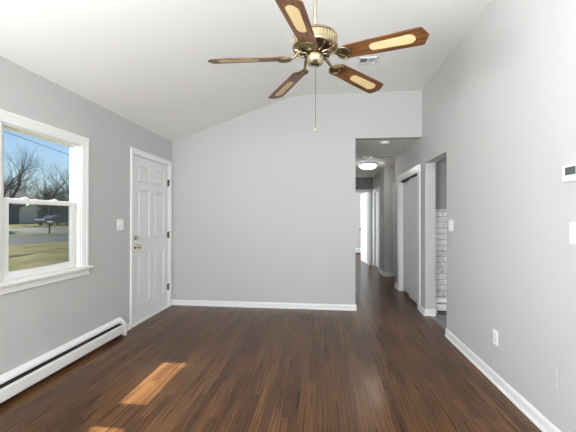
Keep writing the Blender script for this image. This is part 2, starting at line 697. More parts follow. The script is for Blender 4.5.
# hall shell
w = MB().box(XE - 0.12, XE, D + 0.12, H_END, 0, HH)
structure(w.build('wall_hall_left', M_WALL), 'grey left wall of the hall', 'wall')
w = MB().box(XE - 0.12, XR, D + 0.12, H_END, HH, HH + 0.1).box(XR, 2.6, RE, 7.6, HH, HH + 0.1)
structure(w.build('ceiling_hall', M_CEIL), 'flat hall ceiling with the round lamp', 'ceiling')
w = MB()
w.cells('x', XR, XR + 0.12, [7.6, H_END], [0, HH], [(8.30, 9.20, -0.01, 2.0)])
structure(w.build('wall_hall_right', M_WALL), 'grey right wall at the far end of the hall', 'wall')
w = MB()
w.cells('y', 7.6, 7.72, [XR + 0.12, 2.6], [0, HH], [(1.60, 2.36, -0.01, 2.02)])
w.box(XR, XR + 0.12, 7.599, 7.6, 0, HH)
structure(w.build('wall_hall_recess', M_WALL), 'grey wall facing the room in the side recess of the hall', 'wall')
w = MB().box(2.6, 2.7, RE - 0.1, 7.72, 0, HH + 0.1).box(XR + TW, 2.6, RE - 0.1, RE, 0, HH + 0.1)
structure(w.build('wall_recess_side', M_WALL), 'grey side wall closing the hall recess', 'wall')
w = MB()
w.cells('y', H_END, H_END + 0.12, [-1.5, 2.7], [0, HH], [(0.47, 1.235, -0.01, 2.02)])
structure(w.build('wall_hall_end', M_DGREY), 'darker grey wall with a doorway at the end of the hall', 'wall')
# far bedroom
w = MB()
w.box(-1.5, 2.7, 12.2, 12.3, 0, HH)
w.box(2.6, 2.7, H_END + 0.12, 12.2, 0, HH)
w.cells('x', -1.62, -1.5, [H_END, 12.3], [0, HH], [(10.1, 11.7, 0.85, 2.15)])
structure(w.build('wall_bedroom', M_WALL), 'grey walls of the far bedroom beyond the hall', 'wall')
w = MB().box(-1.62, 2.7, H_END + 0.12, 12.3, HH, HH + .1)
structure(w.build('ceiling_bedroom', M_CEIL), 'white bedroom ceiling beyond the hall', 'ceiling')
# closet and the room behind the hall door: dark boxes
w = MB().box(2.0, 2.05, 4.9, 6.35, 0, HH).box(XR + TW, 2.0, 6.30, 6.35, 0, HH).box(XR + TW, 2.0, 4.9, 6.3, HH - .05, HH)
structure(w.build('wall_closet', M_WALL), 'closet walls behind the sliding doors', 'wall')

# kitchen shell
w = MB()
w.box(XR + TW, 4.3, 4.78, 4.90, 0, 2.5)
w.cells('x', 4.3, 4.4, [1.1, 4.9], [0, 2.5], [(2.85, 4.35, 0.9, 2.1)])
w.box(XR + TW, 4.4, 1.1, 1.2, 0, 2.5)
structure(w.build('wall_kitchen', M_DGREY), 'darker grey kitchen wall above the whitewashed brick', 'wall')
w = MB().box(XR + TW, 4.4, 1.1, 4.9, 2.5, 2.6)
structure(w.build('ceiling_kitchen', M_CEIL), 'white kitchen ceiling beyond the right side opening', 'ceiling')
w = MB().box(XR + TW, 4.3, 4.768, 4.7795, 0, 1.413)
structure(w.build('trim_1', M_BRICK), 'whitewashed brick facing on the lower kitchen wall', 'wall facing')


# ------------------------------------------------------------------ baseboards
def base_run(name, p0, p1, normal, label, h=0.085, t=0.013, shoe=True):
    """baseboard along p0->p1 on the side of normal, with eased top and shoe moulding"""
    p0, p1, nrm = Vector((*p0, 0)), Vector((*p1, 0)), Vector((*normal, 0))
    prof = [(0, 0), (t + 0.009, 0), (t + 0.009, 0.010), (t + 0.004, 0.018), (t, 0.022), (t, h - 0.016), (t - 0.004, h - 0.006), (t - 0.008, h), (0, h)]
    m = MB()
    rings = []
    for p in (p0, p1):
        rings.append([m.bm.verts.new(p + nrm * a + Vector((0, 0, b))) for a, b in prof])
    n = len(prof)
    for i in range(n):
        m.bm.faces.new((rings[0][i], rings[0][(i + 1) % n], rings[1][(i + 1) % n], rings[1][i]))
    m.bm.faces.new(rings[0])
    m.bm.faces.new(rings[1])
    return structure(m.build(name, M_TRIM), label, 'baseboard')


base_run('baseboard_back', (XL, D), (XE + 0.013, D), (0, -1), 'white baseboard along the back wall', 0.078)
base_run('baseboard_right', (XR, YB), (XR, KY0), (-1, 0), 'white baseboard along the near right wall')
base_run('baseboard_pier', (XR, KY1 - 0.013), (XR, 4.812), (-1, 0), 'short white baseboard on the pier beside the closet')
base_run('baseboard_jamb', (XR - 0.013, KY1), (XR + TW, KY1), (0, -1), 'short white baseboard on the opening jamb', 0.084, 0.0125)
base_run('baseboard_left', (XL, 3.485), (XL, 3.658), (1, 0), 'short white baseboard between the heater and the front door', 0.075)
base_run('baseboard_hall_left', (XE, D + 0.12), (XE, H_END), (1, 0), 'white baseboard on the left wall of the hall')
base_run('baseboard_hall_far', (XR, 7.587), (XR, 8.20), (-1, 0), 'white baseboard on the far right hall wall')
base_run('baseboard_hall_recess', (XR - 0.013, 7.599), (1.53, 7.599), (0, -1), 'white baseboard on the wall of the hall recess')
base_run('baseboard_hall_end', (XR, 6.21), (XR, RE), (-1, 0), 'white baseboard past the closet')


# ------------------------------------------------------------------ casings
def sweep_casing(axis_plane, plane, nsign, u0, u1, zbot, ztop, wdt, thick):
    """mitred colonial casing round three sides of an opening u0..u1 (y for x-planes, x for y-planes)"""
    prof = [(0, 0), (0, thick * .45), (.08, thick * .58), (.2, thick * .58), (.28, thick * .68), (.6, thick * .8), (.72, thick), (.94, thick), (1, thick * .85), (1, 0)]
    m = MB()

    def pt(u, z, h):
        t = plane + nsign * h
        return (t, u, z) if axis_plane == 'x' else (u, t, z)
    rings = []
    for k in range(4):
        rg = []
        for o, h in prof:
            o *= wdt
            u, z = ((u0 - o, zbot), (u0 - o, ztop + o), (u1 + o, ztop + o), (u1 + o, zbot))[k]
            rg.append(m.bm.verts.new(pt(u, z, h)))
        rings.append(rg)
    n = len(prof)
    for p, q in zip(rings, rings[1:]):
        for i in range(n):
            m.bm.faces.new((p[i], p[(i + 1) % n], q[(i + 1) % n], q[i]))
    m.bm.faces.new(rings[0])
    m.bm.faces.new(rings[-1])
    return m


def casing(parent, axis_plane, plane, nsign, u0, u1, ztop, wdt, thick, name='casing', zbot=0.0):
    return sweep_casing(axis_plane, plane, nsign, u0, u1, zbot, ztop, wdt, thick).build(name, M_TRIM, parent)


# ------------------------------------------------------------------ front door (door_1)
def raised_panel(m, x, y0, y1, z0, z1):
    """moulded panel on a door face that looks towards +x: groove ring, then a raised field"""
    g = 0.022
    rings = []
    for inset, h in ((0, 0.0005), (0.007, -0.011), (0.018, -0.011), (0.036, -0.001)):
        rings.append([m.bm.verts.new((x + h, yy, zz)) for yy, zz in ((y0 + inset, z0 + inset), (y1 - inset, z0 + inset), (y1 - inset, z1 - inset), (y0 + inset, z1 - inset))])
    for a, b in zip(rings, rings[1:]):
        for i in range(4):
            m.bm.faces.new((a[i], a[(i + 1) % 4], b[(i + 1) % 4], b[i]))
    m.bm.faces.new(rings[-1])


def panel_door_face(m, x, xb, y0, y1, z0, z1, panels):
    """door slab whose face at x carries sunk panels"""
    ys = sorted({y0, y1, *[p for q in panels for p in q[:2]]})
    zs = sorted({z0, z1, *[p for q in panels for p in q[2:]]})
    for i in range(len(ys) - 1):
        for j in range(len(zs) - 1):
            yc, zc = (ys[i] + ys[i + 1]) / 2, (zs[j] + zs[j + 1]) / 2
            if any(q[0] < yc < q[1] and q[2] < zc < q[3] for q in panels):
                continue
            m.quad([(x, ys[i], zs[j]), (x, ys[i + 1], zs[j]), (x, ys[i + 1], zs[j + 1]), (x, ys[i], zs[j + 1])])
    for q in panels:
        raised_panel(m, x, *q)
    m.quad([(xb, y0, z0), (xb, y1, z0), (xb, y1, z1), (xb, y0, z1)])
    for a, b in (((y0, z0), (y1, z0)), ((y1, z0), (y1, z1)), ((y1, z1), (y0, z1)), ((y0, z1), (y0, z0))):
        m.quad([(x, *a), (x, *b), (xb, *b), (xb, *a)])


d1 = empty('door_1', (XL, 4.18, 0), 'white six panel front door with brass knob beside the window', 'door', kind='structure')
sy0, sy1, sz0, sz1 = 3.735, 4.630, 0.028, 2.050
pw = (sy1 - sy0)
pa = (sy0 + 0.115, sy0 + 0.115 + 0.275)
pb = (sy1 - 0.115 - 0.275, sy1 - 0.115)
pan = []
for q in (pa, pb):
    pan += [(q[0], q[1], 1.735, 1.945), (q[0], q[1], 1.035, 1.635), (q[0], q[1], 0.235, 0.835)]
m = MB()
panel_door_face(m, XL - 0.012, XL - 0.056, sy0, sy1, sz0, sz1, pan)
bmesh.ops.remove_doubles(m.bm, verts=m.bm.verts[:], dist=1e-5)
slab = m.build('door_slab', M_DOOR, d1)
m = MB()
m.box(XL - 0.115, XL, DY0, sy0 - 0.003, 0, DZ).box(XL - 0.115, XL, sy1 + 0.003, DY1, 0, DZ).box(XL - 0.115, XL, DY0, DY1, sz1 + 0.003, DZ)
m.build('door_jamb', M_TRIM, d1)
casing(d1, 'x', XL, 1, DY0 + 0.004, DY1 - 0.004, DZ - 0.004, 0.062, 0.018)
MB().box(XL - 0.115, XL + 0.018, DY0 + .004, DY1 - .004, 0.0, 0.020, 0.003).build('threshold', M_TRIM, d1)
for hz in (1.80, 1.045, 0.29):
    m = MB()
    m.lathe([(0.0, -0.052), (0.005, -0.05), (0.0075, -0.046), (0.0075, 0.046), (0.005, 0.05), (0.0, 0.052)], (XL + 0.004, sy1 + 0.004, hz), seg=12)
    m.box(XL - 0.011, XL - 0.003, sy1 - 0.02, sy1 + 0.010, hz - 0.045, hz + 0.045)
    m.build('hinge', M_BRONZE, d1, angle=40)
kz, ky = 0.945, 3.797
m = MB()
m.lathe([(0.0, 0), (0.030, 0), (0.031, 0.004), (0.026, 0.010), (0.012, 0.014), (0.011, 0.030), (0.020, 0.036), (0.027, 0.046), (0.027, 0.056), (0.020, 0.064), (0.008, 0.067), (0, 0.067)], (XL - 0.012, ky, kz), (1, 0, 0), 24)
k = m.build('door_knob', M_BRASSL, d1, smooth=True)
k['label'] = 'brass door knob'
m = MB()
m.lathe([(0.0, 0), (0.028, 0), (0.029, 0.006), (0.022, 0.015), (0.010, 0.018), (0, 0.018)], (XL - 0.012, ky - 0.005, 1.055), (1, 0, 0), 24)
m.box(XL + 0.004, XL + 0.026, ky - 0.010, ky, 1.037, 1.073, 0.002)
k = m.build('deadbolt', M_NICKEL, d1, angle=40)
k['label'] = 'dark nickel deadbolt'


# ------------------------------------------------------------------ windows on the left wall
def sash(parent, name, xc, y0, y1, z0, z1, stile, rstile, rb, rt, th=0.032):
    m = MB()
    m.box(xc - th / 2, xc + th / 2, y0, y0 + stile, z0, z1, 0.003)
    m.box(xc - th / 2, xc + th / 2, y1 - rstile, y1, z0, z1, 0.003)
    m.box(xc - th / 2, xc + th / 2, y0 + stile - .002, y1 - rstile + .002, z0, z0 + rb, 0.003)
    m.box(xc - th / 2, xc + th / 2, y0 + stile - .002, y1 - rstile + .002, z1 - rt, z1, 0.003)
    s = m.build(name, M_VINYL, parent)
    g = MB().box(xc - 0.003, xc + 0.003, y0 + stile - 0.002, y1 - rstile + 0.002, z0 + rb - 0.002, z1 - rt + 0.002)
    g.build('glass_pane', M_GLASS, s)
    return s


def dh_window(name, y0, y1, label):
    e = empty(name, (XL, (y0 + y1) / 2, WZ0), label, 'window', kind='structure')
    m = MB()
    m.box(XL - 0.104, XL - 0.004, y0 - .002, y0 + 0.020, WZ0, WZ1).box(XL - 0.104, XL - 0.004, y1 - 0.008, y1 + .002, WZ0, WZ1)
    m.box(XL - 0.104, XL - 0.004, y0, y1, WZ1 - 0.012, WZ1 + .002).box(XL - 0.104, XL - 0.004, y0, y1, WZ0 - .002, WZ0 + 0.006)
    m.box(XL - 0.0698, XL - 0.0672, y1 - 0.020, y1 - 0.008, WZ0, WZ1).box(XL - 0.0698, XL - 0.0672, y0 + 0.016, y0 + 0.028, WZ0, WZ1)
    m.box(XL - 0.033, XL - 0.018, y1 - 0.016, y1 - 0.008, WZ0, WZ1)
    m.build('window_frame', M_VINYL, e)
    sash(e, 'lower_sash', XL - 0.052, y0 + 0.030, y1 - 0.012, WZ0 + 0.006, 1.436, 0.074, 0.059, 0.056, 0.036, 0.030)
    sash(e, 'upper_sash', XL - 0.085, y0 + 0.022, y1 - 0.006, 1.405, WZ1 - 0.012, 0.072, 0.018, 0.036, 0.008, 0.030)
    m = MB()
    for yy in (y0 + 0.25, y1 - 0.25):
        m.box(XL - 0.066, XL - 0.041, yy - 0.028, yy + 0.028, 1.436, 1.446, 0.002)
        m.box(XL - 0.059, XL - 0.047, yy - 0.008, yy + 0.020, 1.446, 1.454, 0.002)
    m.build('sash_lock', M_VINYL, e)
    MB().box(XL - 0.1030, XL - 0.1020, y0 + 0.02, y1 - 0.010, WZ0 + 0.01, 1.42).build('insect_screen', M_SCREEN, e)
    return e


win = dh_window('window_1', W1[0], W1[1], 'white double hung window looking onto the lawn and street')
win2 = dh_window('window_2', W2[0], W2[1], 'white double hung window next to it, nearer the viewer')
cw = 0.082
m = sweep_casing('x', XL, 1, W2[0], W1[1], WZ0 + .004, WZ1, cw, 0.020)
m.box(XL, XL + 0.010, W2[1], W1[0], WZ0 + .004, WZ1 + 0.001, 0.001)
structure(m.build('trim_2', M_TRIM), 'moulded white casing round the left windows', 'window casing')
m = MB().box(XL - 0.004, XL + 0.050, W2[0] - cw - 0.03, W1[1] + cw + 0.032, WZ0 - 0.020, WZ0 + 0.004, 0.006)
m.box(XL, XL + 0.016, W2[0] - cw - 0.005, W1[1] + cw + 0.012, WZ0 - 0.078, WZ0 - 0.020, 0.003)
m.box(XL, XL + 0.022, W2[0] - cw - 0.005, W1[1] + cw + 0.012, WZ0 - 0.036, WZ0 - 0.020, 0.003)
structure(m.build('trim_3', M_TRIM), 'white window stool and apron under the left windows', 'window sill')

# rear window (behind the viewer)
e = empty('window_3', (-0.4, YB, 0.45), 'wide white window behind the viewer', 'window', kind='structure')
m = MB()
for x in (-2.0, -0.95, 0.10, 1.15):
    m.box(x, x + 0.05, YB - 0.10, YB - 0.03, 0.45, 2.2)
m.box(-2.0, 1.2, YB - 0.10, YB - 0.03, 0.45, 0.51).box(-2.0, 1.2, YB - 0.10, YB - 0.03, 2.14, 2.2)
m.build('window_frame', M_VINYL, e)
MB().box(-1.97, 1.17, YB - 0.068, YB - 0.062, 0.5, 2.16).build('glass_pane', M_GLASS, e)

e = empty('added_side_window', (XL, -0.75, 0.80), 'white side window added behind the viewer for fill light', 'window', kind='structure')  # unseen window, put in to carry the side fill lamp
m = MB()
for y in (-1.55, -0.775, 0.0):
    m.box(XL - 0.10, XL - 0.03, y, y + 0.05, 0.80, 2.1)
m.box(XL - 0.10, XL - 0.03, -1.55, 0.05, 0.80, 0.86).box(XL - 0.10, XL - 0.03, -1.55, 0.05, 2.04, 2.1)
m.build('window_frame', M_VINYL, e)
MB().box(XL - 0.068, XL - 0.062, -1.52, 0.02, 0.84, 2.06).build('glass_pane', M_GLASS, e)

# ------------------------------------------------------------------ closet sliding doors, casing
e = empty('trim_4', (XR, 5.5, 0), 'white closet casing with a deep head board in the hall', 'door casing', kind='structure')
m = MB()
m.box(XR - 0.016, XR, 4.815, CY0, 0, 2.045, 0.002).box(XR - 0.016, XR, CY1, 6.205, 0, 2.045, 0.002)
m.build('side_casing', M_TRIM, e)
MB().box(XR - 0.019, XR, 4.812, 6.208, 1.945, 2.048, 0.003).build('head_casing', M_TRIM, e)
m = MB().box(XR, XR + TW, CY0 - .0, CY0 + 0.012, 0, CZ).box(XR, XR + TW, CY1 - 0.012, CY1, 0, CZ).box(XR, XR + TW, CY0, CY1, CZ - 0.008, CZ + .001)
m.build('jamb', M_TRIM, e)
MB().box(XR + 0.02, XR + 0.10, CY0 + .012, CY1 - .012, CZ - 0.03, CZ - 0.008).build('track', M_DARK, e)
e = empty('door_2', (XR + .04, 5.24, 0), 'pale grey flat sliding closet door, nearer of the two', 'door', kind='structure')
MB().box(XR + 0.024, XR + 0.050, CY0 + 0.014, 5.56, 0.030, CZ - 0.034, 0.002).build('door_slab', M_CLOSET, e)
MB().lathe([(0.0, 0), (0.024, 0), (0.026, 0.002), (0.020, 0.003), (0.018, 0.001), (0, 0.001)], (XR + 0.024, 5.02, 1.0), (-1, 0, 0), 20).build('finger_pull', M_BRASS, e)
e = empty('door_3', (XR + .08, 5.80, 0), 'pale grey flat sliding closet door, farther of the two', 'door', kind='structure')
MB().box(XR + 0.060, XR + 0.086, 5.50, CY1 - 0.014, 0.030, CZ - 0.034, 0.002).build('door_slab', M_CLOSET, e)

# far hall doors
e = empty('door_4', (1.215, H_END + 0.12, 0), 'white bedroom door standing open at the end of the hall', 'door', kind='structure', rz=R(97))
mtx = world(e)
m = MB()
b2 = bmesh.new()
bmesh.ops.create_cube(b2, size=1)
for v in b2.verts:
    v.co = Vector(((v.co.x + .5) * 0.745, v.co.y * 0.035, 0.015 + (v.co.z + .5) * 1.99))
m._add(b2, mtx)
m.build('door_slab', M_DOOR, e)
m = MB()
m.lathe([(0.0, -0.075), (0.02, -0.073), (0.027, -0.06), (0.022, -0.047), (0.010, -0.04), (0.010, -0.025), (0.03, -0.02), (0.03, 0.02), (0.010, 0.025), (0.010, 0.04), (0.022, 0.047), (0.027, 0.06), (0.02, 0.073), (0, 0.075)],
        mtx @ Vector((0.685, 0, 0.95)), mtx.to_3x3() @ Vector((0, 1, 0)), 16)
k = m.build('door_knob', M_SLOT, e, smooth=True)
k['label'] = 'black door knob'
e = empty('trim_5', (0.85, H_END, 0), 'white casing round the doorway at the end of the hall', 'door casing', kind='structure')
casing(e, 'y', H_END, -1, 0.50, 1.225, 2.0, 0.075, 0.018)
MB().box(0.47, 0.49, H_END, H_END + .12, 0, 2.02).box(1.218, 1.235, H_END, H_END + .12, 0, 2.02).box(0.47, 1.235, H_END, H_END + .12, 2.005, 2.02).build('jamb', M_TRIM, e)
e = empty('trim_6', (XR, 8.75, 0), 'white casing round the door on the far right hall wall', 'door casing', kind='structure')
casing(e, 'x', XR, -1, 8.30, 9.20, 1.985, 0.085, 0.018)
MB().box(XR, XR + .12, 8.30, 8.315, 0, 2.0).box(XR, XR + .12, 9.185, 9.2, 0, 2.0).box(XR, XR + .12, 8.3, 9.2, 1.985, 2.0).build('jamb', M_TRIM, e)
e = empty('door_5', (XR + .07, 8.75, 0), 'shut grey door in the far right hall wall', 'door', kind='structure')
MB().box(XR + 0.055, XR + 0.09, 8.318, 9.182, 0.012, 1.982, .002).build('door_slab', M_CLOSET, e)
e = empty('trim_7', (1.98, 7.6, 0), 'white casing round the door in the hall recess', 'door casing', kind='structure')
casing(e, 'y', 7.599, -1, 1.60, 2.36, 2.0, 0.07, 0.018)
e = empty('door_6', (1.98, 7.66, 0), 'shut grey door in the hall recess beside the closet', 'door', kind='structure')
MB().box(1.605, 2.355, 7.65, 7.685, 0.012, 2.015, .002).build('door_slab', M_CLOSET, e)


# ------------------------------------------------------------------ baseboard heaters
def heater(loc, length, rz, label, h=0.192, dep=0.062, caps=(True, True)):
    """runs along local +x from 0 to length, wall at local y=0, room towards -y"""
    e = empty('baseboard_heater', loc, label, 'heater', rz=rz)
    mt = world(e)

    def place(m, name, mat):
        m.bm.transform(mt)
        return m.build(name, mat, e)
    m = MB()       # back plate with the curled hood
    m.prism([(0, 0.02), (-0.006, 0.02), (-0.006, h - 0.012), (-0.034, h - 0.030), (-0.040, h - 0.042), (-0.043, h - 0.040), (-0.038, h - 0.024), (-0.010, h), (0, h)], 'x', 0.0, length)
    place(m, 'back_panel', M_ENAMEL)
    m = MB()       # front cover
    m.prism([(-dep, 0.042), (-dep, h - 0.072), (-dep + 0.008, h - 0.058), (-dep + 0.011, h - 0.060), (-dep + 0.003, h - 0.073), (-dep + 0.003, 0.046), (-dep + 0.022, 0.042), (-dep + 0.022, 0.039), (-dep + .002, 0.039)], 'x', 0.0, length)
    place(m, 'front_cover', M_ENAMEL)
    m = MB()       # finned element in the dark behind the slot
    m.box(0.02, length - 0.02, -0.052, -0.008, 0.020, h - 0.062)
    m.tube([(0.0, -0.03, 0.07), (length, -0.03, 0.07)], 0.011, 10)
    place(m, 'fin_element', M_DARK)
    for on, x0, x1 in ((caps[0], -0.002, 0.028), (caps[1], length - 0.028, length + 0.002)):
        if on:
            m = MB()
            m.prism([(0, 0.012), (-dep - 0.003, 0.0), (-dep - 0.003, h - 0.070), (-0.040, h - 0.016), (-0.012, h + 0.002), (0, h + 0.002)], 'x', x0, x1)
            place(m, 'end_cap', M_ENAMEL)
    return e


heater((XL, 0.27, 0), 3.2, R(90), 'long white baseboard heater under the left window', h=0.19, dep=0.082)
heater((1.50, 4.768, 0), 2.4, 0, 'white baseboard heater under the brick facing in the kitchen', h=0.185, dep=0.060)
heater((-0.5, 12.2, 0), 2.6, 0, 'white baseboard heater on the far bedroom wall', h=0.2, dep=0.062)


# ------------------------------------------------------------------ ceiling fan
FX, FY = -0.0555, 2.0637
fan = empty('ceiling_fan', (FX, FY, HC), 'brass ceiling fan with five oak and cane blades hanging from the vault', 'ceiling fan')
MB().lathe([(0.0, 0), (0.068, 0), (0.070, -0.008), (0.062, -0.035), (0.040, -0.062), (0.022, -0.075), (0, -0.075)], (FX, FY, HC)).build('canopy', M_BRASS, fan, angle=35)
MB().lathe([(0.0125, 0), (0.0125, -0.60)], (FX, FY, HC - 0.05), seg=20).build('downrod', M_ROD, fan, angle=40)
# motor housing
m = MB()
m.lathe([(0.0, 2.468), (0.022, 2.468), (0.024, 2.442), (0.055, 2.436), (0.110, 2.431), (0.130, 2.424), (0.137, 2.414), (0.139, 2.408), (0.133, 2.404), (0.133, 2.366), (0.139, 2.362), (0.141, 2.352), (0.137, 2.342), (0.128, 2.336), (0.108, 2.332), (0.104, 2.338), (0.0, 2.338)], (FX, FY, 0), seg=48)
m.build('motor_housing', M_BRASS, fan, angle=35)
m = MB()
for i in range(40):
    a = 2 * PI * i / 40
    m.tube([(FX + 0.1345 * math.cos(a), FY + 0.1345 * math.sin(a), 2.404), (FX + 0.1345 * math.cos(a), FY + 0.1345 * math.sin(a), 2.366)], 0.0035, 6)
m.build('vent_ribs', M_BRASSL, fan)
m = MB()
m.lathe([(0.0, 2.3385), (0.100, 2.3385), (0.100, 2.328), (0.085, 2.320), (0.060, 2.318), (0.0, 2.318)], (FX, FY, 0), seg=40)
m.build('flywheel', M_BRASSD, fan, angle=35)
m = MB()
for i in range(10):
    a = 2 * PI * (i + .3) / 10
    c_, s_ = math.cos(a), math.sin(a)
    m.tube([(FX + .052 * c_, FY + .052 * s_, 2.317), (FX + .088 * c_, FY + .088 * s_, 2.321), (FX + .126 * c_, FY + .126 * s_, 2.334)], [0.004, 0.005, 0.006], 8)
m.build('spokes', M_BRASS, fan)
m = MB()
m.lathe([(0.0, 2.319), (0.030, 2.319), (0.032, 2.316), (0.048, 2.312), (0.0515, 2.305), (0.0515, 2.276), (0.049, 2.268), (0.050, 2.264), (0.044, 2.250), (0.030, 2.240), (0.012, 2.2355), (0.006, 2.235), (0.006, 2.231), (0, 2.230)], (FX, FY, 0), seg=40)
m.build('switch_housing', M_BRASSL, fan, angle=35)
m = MB()
px, py = FX + 0.004, FY - 0.050
m.tube([(px, py + .004, 2.275), (px, py - .006, 2.268), (px, py - .008, 2.255), (px, py - .008, 1.835)], 0.0016, 6)
ch = m.build('pull_chain', M_BRONZE, fan)
MB().lathe([(0, 0.018), (0.003, 0.016), (0.0045, 0.006), (0.0055, 0), (0.004, -0.006), (0, -0.008)], (px, py - .008, 1.826), seg=12).build('chain_knob', M_BRASSL, ch, smooth=True)


# blades: built once along +x (about the fan axis), then copied round
def outline(pts, z0, z1, m):
    lo = [m.bm.verts.new((x, y, z0)) for x, y in pts]
    hi = [m.bm.verts.new((x, y, z1)) for x, y in pts]
    m.bm.faces.new(lo)
    m.bm.faces.new(hi)
    n = len(pts)
    for i in range(n):
        m.bm.faces.new((lo[i], lo[(i + 1) % n], hi[(i + 1) % n], hi[i]))


half = [(0.190, 0.040), (0.196, 0.051), (0.204, 0.054), (0.42, 0.060), (0.612, 0.066), (0.630, 0.063), (0.646, 0.030)]
blade_pts = half + [(0.660, 0.0)] + [(x, -y) for x, y in half[::-1]]
inner = [(0.345, 0.014), (0.362, 0.027), (0.560, 0.034), (0.578, 0.028), (0.592, 0.011)]
cane_pts = inner + [(x, -y) for x, y in inner[::-1]]
PITCH, DROOP = R(14.5), R(3.4)
ANG0 = -0.4312
FAN_Z = 2.288
proto = None
for i in range(5):
    a = ANG0 + i * 2 * PI / 5 + R((0, -2.0, 2.0, -2.0, -2.5)[i])
    rot = Euler((-PITCH, DROOP, a))
    irot = Euler((0, 0, a))
    if proto is None:
        m = MB()
        outline(blade_pts, -0.0030, 0.0035, m)
        bmesh.ops.bevel(m.bm, geom=[e_ for e_ in m.bm.edges if abs(e_.verts[0].co.z - e_.verts[1].co.z) < 1e-6], offset=0.0012, segments=1, affect='EDGES')
        bl = m.build('fan_blade', M_OAK)
        m = MB()
        outline(cane_pts, -0.0042, -0.0028, m)
        cn = m.build('cane_inset', M_CANE)
        # blade iron: arm from the flywheel, then an open ornamental loop under the blade root
        m = MB()
        m.tube([(0.085, 0, 0.040), (0.105, 0, 0.032), (0.128, 0, 0.010), (0.145, 0, -0.002), (0.158, 0, -0.005)], [0.012, 0.011, 0.009, 0.008, 0.008], 10)
        for s in (-1, 1):
            m.tube([(0.148, 0, -0.004), (0.154, s * 0.022, -0.006), (0.170, s * 0.042, -0.007), (0.192, s * 0.050, -0.007), (0.212, s * 0.042, -0.007), (0.226, s * 0.020, -0.007), (0.232, 0, -0.007)], [0.006, 0.0062, 0.0062, 0.0058, 0.005, 0.0045, 0.004], 8)
            m.tube([(0.158, 0, -0.006), (0.176, s * 0.014, -0.007), (0.205, s * 0.046, -0.007)], 0.0042, 8)
            m.lathe([(0, -0.004), (0.007, -0.003), (0.007, 0.003), (0, 0.003)], (0.208, s * 0.036, -0.008), seg=10)
        m.prism([(0.152, -0.018), (0.168, -0.040), (0.192, -0.046), (0.206, -0.040), (0.222, -0.016), (0.222, 0.016), (0.206, 0.040), (0.192, 0.046), (0.168, 0.040), (0.152, 0.018)], 'z', -0.0055, -0.0035)
        m.lathe([(0, -0.004), (0.008, -0.003), (0.008, 0.003), (0, 0.003)], (0.222, 0, -0.008), seg=10)
        ir = m.build('blade_iron', M_IRON, None, angle=50)
        cn.parent = bl
        proto = (bl, cn, ir)
    else:
        bl, cn, ir = (o.copy() for o in proto)
        for o in (bl, cn, ir):
            COL.objects.link(o)
        cn.parent = bl
    for o in (bl, ir):
        o.parent = fan
        o.location = (0, 0, FAN_Z - HC)
    bl.rotation_euler = rot
    ir.rotation_euler = Euler((-PITCH * .9, DROOP, a))

# ------------------------------------------------------------------ small fittings on ceilings
e = empty('ceiling_vent', (0.483, 3.765, HC), 'small white louvred air register on the ceiling behind the fan', 'vent')
m = MB()
vx0, vx1, vy0, vy1 = 0.385, 0.581, 3.69, 3.84
for q in ((vx0, vx1, vy0, vy0 + .022), (vx0, vx1, vy1 - .022, vy1), (vx0, vx0 + .016, vy0, vy1), (vx1 - .012, vx1, vy0, vy1), (0.478, 0.486, vy0, vy1)):
    m.box(*q, HC - 0.010, HC, 0.001)
m.build('vent_frame', M_TRIM, e)
MB().box(vx0 + .01, vx1 - .01, vy0 + .01, vy1 - .01, HC - 0.0015, HC - 0.0005).build('duct_opening', M_SLOT, e)
for x0, x1, s in ((vx0 + .016, 0.478, 1), (0.486, vx1 - .012, -1)):
    m = MB()
    n = 6
    for i in range(n):
        xx = x0 + (i + .5) * (x1 - x0) / n
        m.quad([(xx - s * 0.004, vy0 + .02, HC - 0.009), (xx - s * 0.004, vy1 - .02, HC - 0.009), (xx + s * 0.004, vy1 - .02, HC - 0.001), (xx + s * 0.004, vy0 + .02, HC - 0.001)])
    m.build('louvres', M_TRIM, e)

e = empty('ceiling_light', (0.90, 6.98, HH), 'lit round flush ceiling light in the hall', 'ceiling light')
MB().lathe([(0.0, 0), (0.205, 0), (0.210, -0.010), (0.200, -0.026), (0.176, -0.034), (0.150, -0.034), (0, -0.034)], (0.90, 6.98, HH), seg=40).build('lamp_base', M_TRIM, e, angle=40)
MB().lathe([(0.168, -0.033), (0.170, -0.050), (0.150, -0.078), (0.100, -0.098), (0.040, -0.106), (0, -0.107)], (0.90, 6.98, HH), seg=40, cap=False).build('diffuser', M_LAMP, e, smooth=True)

e = empty('smoke_detector', (0.893, 5.0, HH), 'round white smoke detector on the hall ceiling near the opening', 'smoke detector')
MB().lathe([(0, 0), (0.066, 0), (0.068, -0.010), (0.062, -0.012), (0.060, -0.024), (0.048, -0.034), (0.020, -0.037), (0, -0.037)], (0.893, 5.0, HH), seg=32).build('detector_body', M_PLASTIC, e, angle=30)
MB().lathe([(0.0, 0), (0.010, 0), (0.010, -0.003), (0, -0.004)], (0.905, 4.99, HH - 0.036), seg=12).build('test_button', M_VINYL, e)

e = empty('ceiling_grille', (1.0, 6.2, HH), 'narrow dark slotted return grille across the hall ceiling before the lamp', 'vent')
m = MB().box(0.70, 1.27, 6.12, 6.15, HH - 0.008, HH).box(0.70, 1.27, 6.27, 6.30, HH - 0.008, HH).box(0.70, 0.72, 6.12, 6.30, HH - 0.008, HH).box(1.25, 1.27, 6.12, 6.30, HH - 0.008, HH)
for x in (0.85, 1.0, 1.12):
    m.box(x, x + .02, 6.14, 6.28, HH - 0.008, HH)
m.build('grille_frame', M_TRIM, e)
MB().box(0.71, 1.26, 6.14, 6.28, HH - 0.002, HH - 0.0005).build('grille_opening', M_SLOT, e)


